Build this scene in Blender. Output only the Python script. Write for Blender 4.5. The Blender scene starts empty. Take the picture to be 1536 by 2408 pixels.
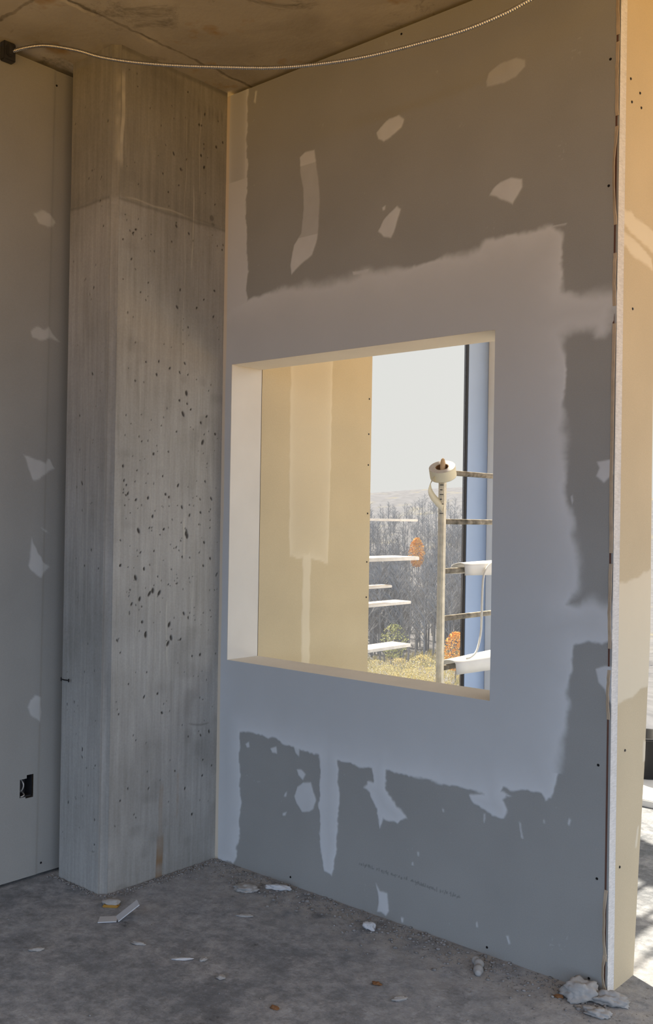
import bpy, bmesh, math, random
import numpy as np
from mathutils import Vector, Matrix, noise as mnoise
random.seed(7); rng = np.random.default_rng(7)
SC = bpy.context.scene
COL = bpy.context.collection

# ---------------------------------------------------------------- camera, world, sun, exposure
F_PX, YAW, PITCH, ROLL = 2307.58, 0.7196, 0.0060, 0.0159
CAM = Vector((2.8465, -2.6194, 1.3369))
cd = bpy.data.cameras.new('camera'); cam = bpy.data.objects.new('camera', cd); COL.objects.link(cam)
fw = Vector((-math.sin(YAW)*math.cos(PITCH), math.cos(YAW)*math.cos(PITCH), math.sin(PITCH)))
rt = fw.cross(Vector((0, 0, 1))).normalized(); up = rt.cross(fw)
r2 = rt*math.cos(ROLL) + up*math.sin(ROLL); u2 = -rt*math.sin(ROLL) + up*math.cos(ROLL)
cam.matrix_world = Matrix(((r2.x, u2.x, -fw.x, CAM.x), (r2.y, u2.y, -fw.y, CAM.y), (r2.z, u2.z, -fw.z, CAM.z), (0, 0, 0, 1)))
cd.sensor_fit = 'HORIZONTAL'; cd.sensor_width = 36.0; cd.lens = 36.0*F_PX/1536.0
cd.clip_start = 0.05; cd.clip_end = 4000
SC.camera = cam
SC.view_settings.view_transform = 'Standard'; SC.view_settings.look = 'None'
SC.view_settings.exposure = 0.0; SC.view_settings.gamma = 1.0
SC.cycles.use_denoising = True
SC.cycles.max_bounces = 10; SC.cycles.diffuse_bounces = 6; SC.cycles.transparent_max_bounces = 16
SC.cycles.sample_clamp_indirect = 6.0
SC.cycles.caustics_reflective = False; SC.cycles.caustics_refractive = False

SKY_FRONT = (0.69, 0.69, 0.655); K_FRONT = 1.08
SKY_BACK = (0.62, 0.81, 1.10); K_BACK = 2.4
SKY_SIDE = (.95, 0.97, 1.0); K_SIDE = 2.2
GROUND_GLOW = (0.85, 0.45, 0.09); K_GROUND_GLOW = 4.7; GROUND_FAR = (.24, .25, .26)
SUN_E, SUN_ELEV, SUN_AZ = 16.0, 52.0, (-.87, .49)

w = bpy.data.worlds.new('world'); SC.world = w; w.use_nodes = True
nt = w.node_tree; nt.nodes.clear()
def wn(t, **k):
    n = nt.nodes.new(t)
    for a, b in k.items(): setattr(n, a, b)
    return n
tc = wn('ShaderNodeTexCoord')
def dotf(v, lo, hi):
    d = wn('ShaderNodeVectorMath', operation='DOT_PRODUCT'); d.inputs[1].default_value = v
    nt.links.new(tc.outputs['Generated'], d.inputs[0])
    m = wn('ShaderNodeMapRange', interpolation_type='SMOOTHSTEP')
    m.inputs['From Min'].default_value = lo; m.inputs['From Max'].default_value = hi
    nt.links.new(d.outputs['Value'], m.inputs['Value']); return m.outputs[0]
def wmix(f, a, b):
    m = wn('ShaderNodeMix', data_type='RGBA'); nt.links.new(f, m.inputs['Factor'])
    for s, v in ((m.inputs['A'], a), (m.inputs['B'], b)):
        if isinstance(v, tuple): s.default_value = (*v, 1)
        else: nt.links.new(v, s)
    return m.outputs['Result']
sc_ = lambda c, k: tuple(x*k for x in c)
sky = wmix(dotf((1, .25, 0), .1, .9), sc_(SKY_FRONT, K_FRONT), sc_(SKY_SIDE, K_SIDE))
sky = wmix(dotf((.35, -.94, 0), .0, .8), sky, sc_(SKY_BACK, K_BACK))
gnd = wmix(dotf((0, 0, -1), .12, .34), GROUND_FAR, sc_(GROUND_GLOW, K_GROUND_GLOW))   # grey near the horizon; steeper down, an unseen glow added to warm upper walls
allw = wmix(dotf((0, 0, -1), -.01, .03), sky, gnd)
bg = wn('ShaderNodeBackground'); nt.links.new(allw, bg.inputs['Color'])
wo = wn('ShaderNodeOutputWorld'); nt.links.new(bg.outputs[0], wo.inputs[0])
sl = bpy.data.lights.new('sun', 'SUN'); sl.energy = SUN_E; sl.angle = 0.02; sl.color = (1.0, .90, .74)
so = bpy.data.objects.new('sun', sl); COL.objects.link(so)
az = Vector((*SUN_AZ, 0)).normalized(); e_ = math.radians(SUN_ELEV)
so.rotation_euler = (az*math.cos(e_) + Vector((0, 0, math.sin(e_)))).to_track_quat('Z', 'Y').to_euler()

# ---------------------------------------------------------------- measured outlines (metres on each surface)
MAIN= [(-0.059, 2.101), (0.031, 2.164), (0.133, 2.165), (0.229, 2.181), (0.335, 2.187), (0.499, 2.177), (0.633, 2.17), (0.698, 2.188), (0.823, 2.173), (0.964, 2.176), (1.044, 2.184), (1.174, 2.187), (1.195, 2.211), (1.316, 2.21), (1.423, 2.215), (1.453, 2.183), (1.459, 2.112), (1.461, 2.007), (1.528, 1.998), (1.615, 1.99), (1.64, 1.989), (1.638, 1.936), (1.621, 1.933), (1.621, 1.914), (1.611, 1.886), (1.598, 1.87), (1.57, 1.869), (1.562, 1.892), (1.506, 1.892), (1.466, 1.881), (1.471, 1.745), (1.475, 1.607), (1.477, 1.466), (1.488, 1.404), (1.497, 1.363), (1.507, 1.309), (1.518, 1.248), (1.526, 1.199), (1.524, 1.138), (1.49, 1.098), (1.521, 1.096), (1.58, 1.111), (1.607, 1.098), (1.634, 1.104), (1.636, 1.001), (1.552, 0.994), (1.513, 0.984), (1.505, 0.928), (1.503, 0.878), (1.493, 0.782), (1.487, 0.693), (1.476, 0.605), (1.46, 0.549), (1.443, 0.525), (1.425, 0.512), (1.41, 0.527), (1.373, 0.526), (1.287, 0.521), (1.28, 0.505), (1.312, 0.507), (1.291, 0.487), (1.298, 0.456), (1.288, 0.433), (1.247, 0.429), (1.176, 0.449), (1.16, 0.476), (1.219, 0.494), (1.131, 0.494), (1.005, 0.496), (0.944, 0.493), (0.844, 0.493), (0.838, 0.494), (0.832, 0.438), (0.883, 0.385), (0.919, 0.347), (0.895, 0.338), (0.884, 0.324), (0.829, 0.335), (0.808, 0.292), (0.798, 0.358), (0.747, 0.415), (0.754, 0.438), (0.783, 0.446), (0.782, 0.491), (0.732, 0.487), (0.625, 0.487), (0.626, 0.317), (0.622, 0.166), (0.604, 0.082), (0.59, 0.087), (0.564, 0.091), (0.553, 0.15), (0.541, 0.299), (0.537, 0.493), (0.436, 0.491), (0.298, 0.517), (0.129, 0.519), (0.128, 0.379), (0.137, 0.215), (0.13, 0.105), (0.104, 0.005), (-0.007, 0.001)]
TAPE= [(-0.009, 3.014), (0.023, 2.998), (0.113, 2.99), (0.122, 2.833), (0.113, 2.786), (0.121, 2.683), (0.112, 2.639), (0.12, 2.408), (0.131, 2.144), (-0.059, 2.135)]
BLOBS= [[(0.395, 2.655), (0.42, 2.668), (0.464, 2.666), (0.471, 2.63), (0.485, 2.558), (0.494, 2.502), (0.495, 2.452), (0.491, 2.374), (0.479, 2.329), (0.462, 2.286), (0.423, 2.269), (0.391, 2.25), (0.36, 2.229), (0.355, 2.266), (0.372, 2.336), (0.41, 2.374), (0.418, 2.467), (0.415, 2.53), (0.396, 2.597)], [(0.752, 2.658), (0.772, 2.673), (0.801, 2.689), (0.844, 2.695), (0.867, 2.676), (0.857, 2.65), (0.815, 2.628), (0.784, 2.619), (0.76, 2.635)], [(0.786, 2.35), (0.816, 2.371), (0.843, 2.388), (0.859, 2.374), (0.849, 2.343), (0.839, 2.321), (0.832, 2.304), (0.821, 2.287), (0.79, 2.295), (0.766, 2.317)], [(0.783, 2.396), (0.795, 2.4), (0.794, 2.387), (0.785, 2.386)], [(1.191, 2.694), (1.189, 2.712), (1.2, 2.735), (1.239, 2.752), (1.293, 2.753), (1.324, 2.739), (1.323, 2.72), (1.294, 2.694), (1.251, 2.687)], [(1.206, 2.349), (1.218, 2.364), (1.245, 2.383), (1.283, 2.387), (1.322, 2.376), (1.322, 2.352), (1.305, 2.326), (1.289, 2.305), (1.257, 2.325), (1.226, 2.342)], [(1.578, 1.509), (1.625, 1.515), (1.625, 1.472), (1.599, 1.452), (1.575, 1.47), (1.585, 1.492)], [(1.583, 0.919), (1.612, 0.931), (1.632, 0.931), (1.634, 0.824), (1.617, 0.84), (1.612, 0.863), (1.592, 0.884)], [(0.495, 0.389), (0.508, 0.358), (0.524, 0.332), (0.513, 0.301), (0.491, 0.281), (0.456, 0.274), (0.43, 0.299), (0.419, 0.326), (0.433, 0.362), (0.462, 0.382)], [(0.425, 0.422), (0.448, 0.426), (0.471, 0.412), (0.459, 0.391), (0.436, 0.402)], [(0.294, 0.477), (0.323, 0.485), (0.325, 0.463), (0.301, 0.462)], [(0.161, 0.474), (0.179, 0.482), (0.182, 0.463), (0.168, 0.459)], [(0.409, 0.504), (0.44, 0.506), (0.437, 0.47), (0.42, 0.479)], [(0.802, 0.108), (0.816, 0.085), (0.846, 0.085), (0.856, 0.031), (0.844, 0.008), (0.826, 0.017), (0.808, 0.015), (0.811, 0.048)], [(0.908, 0.021), (0.917, 0.021), (0.913, 0.006), (0.906, 0.007)], [(0.154, 2.964), (0.163, 2.961), (0.157, 2.917), (0.147, 2.925)], [(0.37, 0.326), (0.38, 0.333), (0.376, 0.316), (0.366, 0.314)], [(0.361, 0.251), (0.382, 0.259), (0.376, 0.245), (0.361, 0.242)], [(0.966, 0.255), (0.972, 0.254), (0.973, 0.242), (0.968, 0.243)], [(0.951, 0.214), (0.954, 0.215), (0.955, 0.206), (0.949, 0.206)], [(1.217, 0.427), (1.221, 0.428), (1.22, 0.401), (1.217, 0.405)], [(1.343, 0.429), (1.347, 0.426), (1.356, 0.384), (1.351, 0.386)], [(1.063, 0.412), (1.07, 0.411), (1.071, 0.403), (1.067, 0.402)], [(1.183, 2.2), (1.296, 2.205), (1.41, 2.212), (1.469, 2.213), (1.465, 2.209), (1.367, 2.207), (1.281, 2.2), (1.188, 2.193)], [(1.425, 0.454), (1.428, 0.454), (1.43, 0.445), (1.426, 0.444)], [(1.504, 0.478), (1.511, 0.473), (1.509, 0.454), (1.504, 0.459)], [(1.306, 0.078), (1.312, 0.08), (1.318, 0.059), (1.314, 0.055)], [(1.197, 0.083), (1.201, 0.087), (1.203, 0.072), (1.198, 0.071)], [(0.652, 2.195), (0.731, 2.192), (0.724, 2.178), (0.656, 2.182)], [(1.5, 1.41), (1.504, 1.412), (1.507, 1.398), (1.503, 1.388)]]
LEFT= [[(-0.656, 2.43), (-0.616, 2.448), (-0.576, 2.438), (-0.559, 2.422), (-0.564, 2.402), (-0.597, 2.393), (-0.629, 2.405)], [(-0.651, 1.994), (-0.625, 2.014), (-0.58, 2.024), (-0.567, 2.004), (-0.536, 1.983), (-0.585, 1.981), (-0.62, 1.967), (-0.645, 1.975)], [(-0.676, 1.542), (-0.641, 1.533), (-0.588, 1.517), (-0.579, 1.537), (-0.57, 1.533), (-0.546, 1.507), (-0.578, 1.487), (-0.605, 1.46), (-0.635, 1.464), (-0.656, 1.494)], [(-0.632, 1.247), (-0.612, 1.2), (-0.593, 1.16), (-0.563, 1.144), (-0.575, 1.129), (-0.592, 1.103), (-0.615, 1.114), (-0.646, 1.146)], [(-0.636, 0.661), (-0.615, 0.671), (-0.594, 0.661), (-0.584, 0.628), (-0.592, 0.567), (-0.61, 0.585), (-0.643, 0.628)], [(-0.601, 1.278), (-0.574, 1.27), (-0.563, 1.261), (-0.578, 1.264)]]
LINE= [(-0.574, 2.876), (-0.593, 0.255)]
ENDP= [[(0.043, 2.236), (0.1, 2.238), (0.24, 2.214), (0.317, 2.2), (0.319, 2.148), (0.242, 2.157), (0.132, 2.171), (0.061, 2.192)], [(0.062, 2.173), (0.132, 2.156), (0.242, 2.138), (0.244, 2.104), (0.133, 2.114), (0.069, 2.132)], [(0.078, 1.162), (0.165, 1.173), (0.274, 1.205), (0.384, 1.218), (0.397, 0.846), (0.287, 0.843), (0.206, 0.84), (0.147, 0.822), (0.083, 0.818)], [(0.229, 0.687), (0.248, 0.684), (0.238, 0.622), (0.222, 0.625)], [(0.19, 0.429), (0.207, 0.438), (0.191, 0.378), (0.179, 0.381)]]
RETP= [[(0.332, 2.0), (0.6, 2.045), (0.592, 1.555), (0.583, 1.138), (0.486, 1.158), (0.341, 1.175), (0.333, 1.718)], [(0.424, 1.188), (0.472, 1.187), (0.473, 0.7), (0.425, 0.705)]]
SCR= [(1.602, 2.658), (1.602, 2.296), (1.594, 0.646), (1.595, 0.324), (0.852, 2.991), (0.5, 2.987), (0.405, -0.007), (1.237, -0.018), (1.589, -0.002)]
SCL= [(-0.564, 2.925), (-0.573, 0.049)]
SCE= [(-0.017, 2.614), (0.007, 2.556), (0.102, 2.604), (0.11, 2.563), (0.108, 0.677), (0.076, 0.346), (0.112, 1.96)]
COND= [(-0.296, -0.769, 2.968), (-0.233, -0.749, 2.971), (-0.144, -0.721, 2.962), (-0.022, -0.682, 2.923), (0.08, -0.65, 2.88), (0.211, -0.608, 2.839), (0.369, -0.558, 2.8), (0.551, -0.501, 2.762), (0.695, -0.455, 2.735), (0.834, -0.411, 2.72), (0.993, -0.36, 2.715), (1.17, -0.304, 2.726), (1.291, -0.266, 2.74), (1.396, -0.233, 2.765), (1.459, -0.213, 2.788), (1.52, -0.194, 2.808)]
DEB= {'strip': [(0.166, -0.665), (0.182, -0.626), (0.113, -0.544)], 'woodchip': (0.095, -0.562), 'disc': (0.323, -0.142), 'sliver': (0.406, -0.064), 'chunk': (0.853, -0.102), 'thin': (0.585, -0.663), 'dot': (0.632, -0.623), 'bone': [(1.243, -0.075), (1.266, -0.092), (1.297, -0.145)], 'pile': [(1.566, -0.06), (1.631, -0.023), (1.63, -0.099)], 'lum': (1.714, -0.067), 'brown': [(1.111, -0.388), (0.993, -0.687), (1.533, -0.098)], 'chip2': (1.213, -0.414), 'c3': (0.488, -0.312), 'c4': (0.401, -0.687), 'c5': (0.211, -0.927), 'c6': (0.755, -0.664)}
INK= [(0.726, 0.156), (0.863, 0.154), (0.907, 0.153), (0.942, 0.15), (1.001, 0.15), (1.076, 0.149), (1.1, 0.149), (1.141, 0.148)]
# ---------------------------------------------------------------- materials
class NT:
    def __init__(s, name):
        s.m = bpy.data.materials.new(name); s.m.use_nodes = True; s.t = s.m.node_tree; s.t.nodes.clear()
        s.out = s.n('ShaderNodeOutputMaterial'); s.b = s.n('ShaderNodeBsdfPrincipled')
        s.t.links.new(s.b.outputs[0], s.out.inputs[0]); s.tc = s.n('ShaderNodeTexCoord').outputs['Object']
    def n(s, t, **k):
        x = s.t.nodes.new(t)
        for a, b in k.items(): setattr(x, a, b)
        return x
    def put(s, sock, v):
        if v is None: return
        if isinstance(v, bpy.types.NodeSocket): s.t.links.new(v, sock)
        elif isinstance(v, tuple) and len(v) == 3 and sock.type == 'RGBA': sock.default_value = (*v, 1)
        else: sock.default_value = v
    def scale(s, v, src=None):
        m = s.n('ShaderNodeMapping'); s.put(m.inputs['Vector'], src or s.tc); m.inputs['Scale'].default_value = v; return m.outputs[0]
    def noise(s, sc=5, det=4, rough=.55, vec=None, dist=0):
        x = s.n('ShaderNodeTexNoise'); s.put(x.inputs['Vector'], vec or s.tc)
        x.inputs['Scale'].default_value = sc; x.inputs['Detail'].default_value = det
        x.inputs['Roughness'].default_value = rough; x.inputs['Distortion'].default_value = dist
        return x.outputs['Fac']
    def vor(s, sc=5, vec=None, feat='F1'):
        x = s.n('ShaderNodeTexVoronoi', feature=feat); s.put(x.inputs['Vector'], vec or s.tc); x.inputs['Scale'].default_value = sc
        return x.outputs['Distance']
    def rng(s, v, a, b, c=0., d=1., smooth=False):
        x = s.n('ShaderNodeMapRange'); s.put(x.inputs['Value'], v)
        if smooth: x.interpolation_type = 'SMOOTHSTEP'
        for k, y in zip(('From Min', 'From Max', 'To Min', 'To Max'), (a, b, c, d)): x.inputs[k].default_value = y
        return x.outputs[0]
    def math(s, op, a, b=None):
        x = s.n('ShaderNodeMath', operation=op); s.put(x.inputs[0], a); s.put(x.inputs[1], b); return x.outputs[0]
    def mix(s, f, a, b, blend='MIX'):
        x = s.n('ShaderNodeMix', data_type='RGBA', blend_type=blend)
        s.put(x.inputs['Factor'], f); s.put(x.inputs['A'], a); s.put(x.inputs['B'], b); return x.outputs['Result']
    def attr(s, name):
        x = s.n('ShaderNodeAttribute', attribute_name=name); return x.outputs['Fac']
    def sep(s):
        x = s.n('ShaderNodeSeparateXYZ'); s.put(x.inputs[0], s.tc); return x.outputs
    def bump(s, h, st=.2, d=.005):
        x = s.n('ShaderNodeBump'); s.put(x.inputs['Height'], h); x.inputs['Strength'].default_value = st
        x.inputs['Distance'].default_value = d; s.put(s.b.inputs['Normal'], x.outputs[0])
    def fin(s, col, rough=.85, metal=0., spec=.3):
        s.put(s.b.inputs['Base Color'], col); s.put(s.b.inputs['Roughness'], rough)
        s.b.inputs['Metallic'].default_value = metal; s.b.inputs['Specular IOR Level'].default_value = spec
        return s.m
def plain(name, col, rough=.7, metal=0., var=.12, sc=30., bump=.15):
    m = NT(name); f = m.noise(sc, 5)
    c = m.mix(m.rng(f, .3, .7), tuple(x*(1-var) for x in col), tuple(min(1, x*(1+var)) for x in col))
    if bump: m.bump(f, bump, .003)
    return m.fin(c, rough, metal)

PAPER = (.272, .273, .262)
COMP = (.525, .538, .548)
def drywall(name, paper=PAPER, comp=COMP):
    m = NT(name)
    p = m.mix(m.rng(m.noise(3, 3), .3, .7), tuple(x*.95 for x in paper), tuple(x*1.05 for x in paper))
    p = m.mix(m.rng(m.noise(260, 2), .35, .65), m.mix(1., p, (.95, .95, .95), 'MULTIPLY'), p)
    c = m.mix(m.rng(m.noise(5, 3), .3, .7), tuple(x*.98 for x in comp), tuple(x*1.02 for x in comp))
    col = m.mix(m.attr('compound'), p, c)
    col = m.mix(m.attr('tape'), col, (.60, .50, .36))
    col = m.mix(m.attr('ink'), col, (.05, .05, .055))
    m.bump(m.noise(180, 3), .06, .002)
    return m.fin(col, .9, 0, .2)
def concrete_col():
    m = NT('column_concrete'); x, y, z = m.sep()
    streak = m.noise(9, 6, .6, m.scale((6, 6, .35)))
    blot = m.noise(2.2, 5, .6)
    c = m.mix(m.rng(streak, .3, .72), (.285, .280, .262), (.385, .380, .362))
    c = m.mix(m.rng(blot, .38, .72), c, m.mix(1., c, (.74, .735, .72), 'MULTIPLY'))
    fine = m.noise(110, 4, .7)
    c = m.mix(m.rng(fine, .3, .7), m.mix(1., c, (.86, .86, .86), 'MULTIPLY'), c)
    # pour joint; the dimmer, browner light above it is mixed into the colour
    zz = m.math('ADD', z, m.rng(m.noise(5, 3), 0, 1, -.012, .012))
    upm = m.rng(zz, 2.44, 2.475, smooth=True)
    c = m.mix(upm, c, m.mix(1., c, (.80, .785, .74), 'MULTIPLY'))
    c = m.mix(m.attr('drip'), c, (.46, .44, .38))
    c = m.mix(m.attr('rust'), c, (.19, .10, .028))
    c = m.mix(m.attr('smudge_dark'), c, (.10, .095, .085))
    c = m.mix(m.attr('hole'), c, (.045, .042, .037))
    h = m.math('ADD', m.math('MULTIPLY', fine, .5), streak)
    m.bump(h, .25, .003)
    return m.fin(c, .85, 0, .3)
def concrete_floor():
    m = NT('floor_concrete'); x, y, z = m.sep()
    big = m.noise(1.1, 4, .55, dist=.2); mid = m.noise(5.5, 7, .72); fine = m.noise(70, 5, .75); med = m.noise(22, 6, .72)
    c = m.mix(m.rng(big, .35, .65), (.168, .184, .206), (.325, .344, .370))
    c = m.mix(m.rng(mid, .42, .66), c, (.385, .397, .415))
    c = m.mix(m.math('MULTIPLY', m.rng(m.noise(4.2, 6, .74), .55, .68), m.rng(med, .42, .58, .25, 1)), c, (.072, .076, .084))
    c = m.mix(m.rng(med, .38, .62), m.mix(1., c, (.70, .70, .70), 'MULTIPLY'), c)
    c = m.mix(m.rng(fine, .35, .70), m.mix(1., c, (.76, .76, .76), 'MULTIPLY'), c)
    c = m.mix(m.rng(m.noise(120, 3, .8), .64, .72), c, (.40, .40, .40))
    # dust swept up against the walls
    d = m.rng(m.math('ABSOLUTE', y), .0, .42, 1, 0, True)
    d = m.math('MULTIPLY', d, m.rng(m.noise(9, 5, .7), .38, .62))
    c = m.mix(m.math('MULTIPLY', d, .75), c, (.40, .385, .36))
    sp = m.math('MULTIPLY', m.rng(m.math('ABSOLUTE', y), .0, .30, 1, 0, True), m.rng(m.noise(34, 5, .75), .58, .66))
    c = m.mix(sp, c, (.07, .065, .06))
    m.bump(m.math('ADD', m.math('MULTIPLY', fine, .6), mid), .5, .012)
    return m.fin(c, m.rng(mid, .3, .7, .7, .95), 0, .3)
def concrete_ceiling():
    m = NT('ceiling_concrete'); x, y, z = m.sep()
    a = m.noise(2.3, 6, .6, dist=.6); b = m.noise(7, 6, .7)
    c = m.mix(m.rng(a, .3, .7), (.255, .238, .208), (.40, .378, .335))
    c = m.mix(m.rng(m.noise(3.1, 6, .75, dist=.8), .56, .74), c, (.055, .05, .04))
    c = m.mix(m.rng(b, .6, .74), c, (.40, .37, .31))
    c = m.mix(m.rng(m.noise(4, 4, .6), .60, .72), c, (.26, .17, .075))
    def line(coord, at, wdt):
        q = m.math('ADD', coord, m.rng(m.noise(16, 4), 0, 1, -.018, .018))
        return m.rng(m.math('ABSOLUTE', m.math('SUBTRACT', q, at)), wdt*.3, wdt, 1, 0, True)
    for k in (line(x, .112, .009), line(y, -.88, .010)):
        c = m.mix(m.math('MULTIPLY', k, m.rng(b, .3, .6, .15, .75)), c, (.06, .05, .035))
    c = m.mix(m.math('MULTIPLY', line(x, .095, .012), m.rng(b, .45, .6, 0, .6)), c, (.5, .45, .36))
    m.bump(m.math('ADD', m.noise(60, 4), b), .2, .006)
    return m.fin(c, .9, 0, .2)
def gypsum():
    m = NT('gypsum_edge'); n = m.noise(60, 4, .6, m.scale((1, 1, 4)))
    c = m.mix(m.rng(n, .3, .7), (.50, .49, .48), (.64, .63, .62)); m.bump(n, .4, .004)
    return m.fin(c, .9)
def dirty_glass():
    m = NT('dusty_glass')
    tr = m.n('ShaderNodeBsdfTransparent'); tr.inputs[0].default_value = (.95, .95, .95, 1)
    gl = m.n('ShaderNodeBsdfGlossy'); gl.inputs['Roughness'].default_value = .01
    ge = m.n('ShaderNodeNewGeometry'); dp = m.n('ShaderNodeVectorMath', operation='DOT_PRODUCT')
    m.put(dp.inputs[0], ge.outputs['Normal']); m.put(dp.inputs[1], ge.outputs['Incoming'])
    ca = m.math('SUBTRACT', 1.0, m.math('ABSOLUTE', dp.outputs['Value']))
    fr = m.math('ADD', .04, m.math('MULTIPLY', m.math('POWER', ca, 5.0), .9))
    mx = m.n('ShaderNodeMixShader'); m.put(mx.inputs[0], fr); m.put(mx.inputs[1], tr.outputs[0]); m.put(mx.inputs[2], gl.outputs[0])
    dust = m.n('ShaderNodeBsdfDiffuse'); dust.inputs[0].default_value = (.6, .6, .6, 1)
    f = m.rng(m.noise(3.5, 5, .65, m.scale((1, 1, .6))), .3, .7, .03, .17)
    sc1 = m.math('MULTIPLY', m.rng(m.noise(38, 3, .5, m.scale((1, 3, .5)), 2.), .70, .76), .5)
    sp = m.math('MULTIPLY', m.math('MULTIPLY', m.rng(m.vor(24, m.scale((1, 1, .6))), .10, .05), m.rng(m.noise(5, 3), .5, .6)), .8)
    z = m.sep()[2]
    low = m.rng(z, 1.45, 1.2, 0, 1)
    f = m.math('MULTIPLY', m.math('ADD', f, m.math('ADD', sc1, sp)), low)
    mx2 = m.n('ShaderNodeMixShader'); m.put(mx2.inputs[0], f); m.put(mx2.inputs[1], mx.outputs[0]); m.put(mx2.inputs[2], dust.outputs[0])
    m.t.links.new(mx2.outputs[0], m.out.inputs[0])
    return m.m
def hill_mat():
    m = NT('wooded_hillside')
    n = m.noise(.05, 8, .7, m.scale((1, 1, 1))); s = m.noise(.25, 6, .7)
    c = m.mix(m.rng(s, .3, .7), (.10, .10, .104), (.17, .168, .172))
    c = m.mix(m.rng(n, .55, .72), c, (.20, .18, .12))
    x, y, z = m.sep()
    return m.fin(c, 1., 0, 0)
def speckled(name, a, b, c3=None, sc=6.):
    m = NT(name); c = m.mix(m.rng(m.noise(sc, 5, .7), .35, .65), a, b)
    if c3: c = m.mix(m.rng(m.noise(sc*.4, 3), .55, .7), c, c3)
    return m.fin(c, .9, 0, .1)

M = dict(
    dry=drywall('drywall'), dryb=drywall('drywall_far', (.53, .445, .29), (.66, .585, .43)), drye=drywall('drywall_end', (.49, .415, .29), (.62, .56, .44)),  # far and end boards beige, with warm floor bounce mixed into the colour
    lining=plain('joint_compound', (.62, .595, .54), .9, var=.03, sc=6), column=concrete_col(), floor=concrete_floor(), ceil=concrete_ceiling(), gyp=gypsum(),
    core=plain('stud_dark', (.10, .085, .07), .8), glass=dirty_glass(), black=plain('black_rubber', (.006, .006, .007), .5, bump=.05),
    steel=plain('galvanised_steel', (.50, .49, .47), .34, 1., .12, 60, .1), panel=plain('pale_panel', (.28, .365, .52), .4, 0, .03, 5, 0),
    white=plain('white_panel', (.78, .78, .75), .6, 0, .03, 8, .03), paint=plain('scaffold_paint', (.74, .68, .54), .55, .1, .15, 40, .3),
    rust=plain('splashed_steel', (.26, .235, .19), .7, .3, .65, 26, .5), wood=plain('pale_wood', (.62, .44, .25), .7, 0, .2, 20, .2),
    papertape=plain('paper_tape', (.72, .68, .52), .85, 0, .06, 12, .05), tapeside=plain('paper_tape_side', (.52, .51, .50), .9, 0, .1, 90, .2),
    cardboard=plain('cardboard_core', (.20, .11, .05), .9), reflection=plain('reflected_rung_pale', (.66, .62, .56), .8, 0, .15, 22, .2),
    vinyl=plain('white_vinyl', (.66, .65, .62), .5, 0, .05, 10, .05), cord=plain('white_cord', (.68, .66, .60), .6, 0, .05, 10, 0),
    chip=plain('dried_compound', (.29, .285, .275), .9, 0, .1, 60, .3), chipw=plain('white_scrap', (.42, .43, .445), .7, 0, .04, 30, .05),
    brown=plain('rusty_bit', (.16, .075, .03), .8), yellowwood=plain('stained_wood', (.30, .17, .035), .8), dust=plain('rubble_dust', (.20, .195, .19), .95, 0, .4, 40, .4),
    screw=plain('screw_black', (.012, .012, .013), .4, .5), hill=hill_mat(), bark=speckled('bare_bark', (.15, .147, .147), (.235, .23, .226), None, .8),
    orange=speckled('orange_leaves', (.62, .30, .07), (.72, .38, .12), None, 2.), yellow=speckled('yellow_brush', (.50, .40, .15), (.62, .50, .24), (.30, .26, .14), 1.5),
    green=speckled('olive_leaves', (.30, .30, .12), (.42, .38, .16), None, 2.), box=plain('outlet_box_metal', (.05, .05, .055), .5, .6), wire=plain('wire', (.45, .45, .44), .4, .3),
    tub=plain('black_plastic', (.012, .012, .013), .35), kerb=plain('pale_sill', (.66, .65, .62), .6, 0, .05, 9, .05),
)

# ---------------------------------------------------------------- helpers
def link(name, me, mat, parent=None, loc=None):
    o = bpy.data.objects.new(name, me); COL.objects.link(o)
    for mm in (mat if isinstance(mat, (list, tuple)) else [mat]): me.materials.append(mm)
    if parent is not None:
        o.parent = parent
    if loc is not None: o.location = loc
    return o
def obj(name, bm, mat, parent=None, smooth=False, loc=None):
    bmesh.ops.recalc_face_normals(bm, faces=bm.faces)
    if smooth:
        for f in bm.faces: f.smooth = True
    me = bpy.data.meshes.new(name); bm.to_mesh(me); bm.free()
    return link(name, me, mat, parent, loc)
def tag(o, label, cat, group=None, kind=None):
    o['label'] = label; o['category'] = cat
    if group: o['group'] = group
    if kind: o['kind'] = kind
    return o
def struct(o): o['kind'] = 'structure'; return o
def empty(name, loc=(0, 0, 0)):
    o = bpy.data.objects.new(name, None); COL.objects.link(o); o.location = loc; o.empty_display_size = .05; return o
def box(bm, lo, hi, bev=0.):
    r = bmesh.ops.create_cube(bm, size=1)
    s = [hi[i]-lo[i] for i in range(3)]; c = [(hi[i]+lo[i])/2 for i in range(3)]
    for v in r['verts']: v.co = Vector([v.co[i]*s[i]+c[i] for i in range(3)])
    if bev:
        es = list({e for v in r['verts'] for e in v.link_edges})
        bmesh.ops.bevel(bm, geom=es, offset=bev, segments=2, affect='EDGES')
def sweep(bm, pts, rad, n=10, cap=True):
    pts = [Vector(p) for p in pts]; rings = []; prev = None
    for i, p in enumerate(pts):
        t = (pts[min(i+1, len(pts)-1)] - pts[max(i-1, 0)]).normalized()
        if prev is None: prev = t.orthogonal().normalized()
        a = (prev - t*prev.dot(t)).normalized(); prev = a; b = t.cross(a)
        r = rad(i) if callable(rad) else rad
        rings.append([bm.verts.new(p + a*r*math.cos(2*math.pi*k/n) + b*r*math.sin(2*math.pi*k/n)) for k in range(n)])
    for R, S in zip(rings, rings[1:]):
        for k in range(n): bm.faces.new((R[k], R[(k+1) % n], S[(k+1) % n], S[k]))
    if cap: bm.faces.new(rings[0][::-1]); bm.faces.new(rings[-1])
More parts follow.
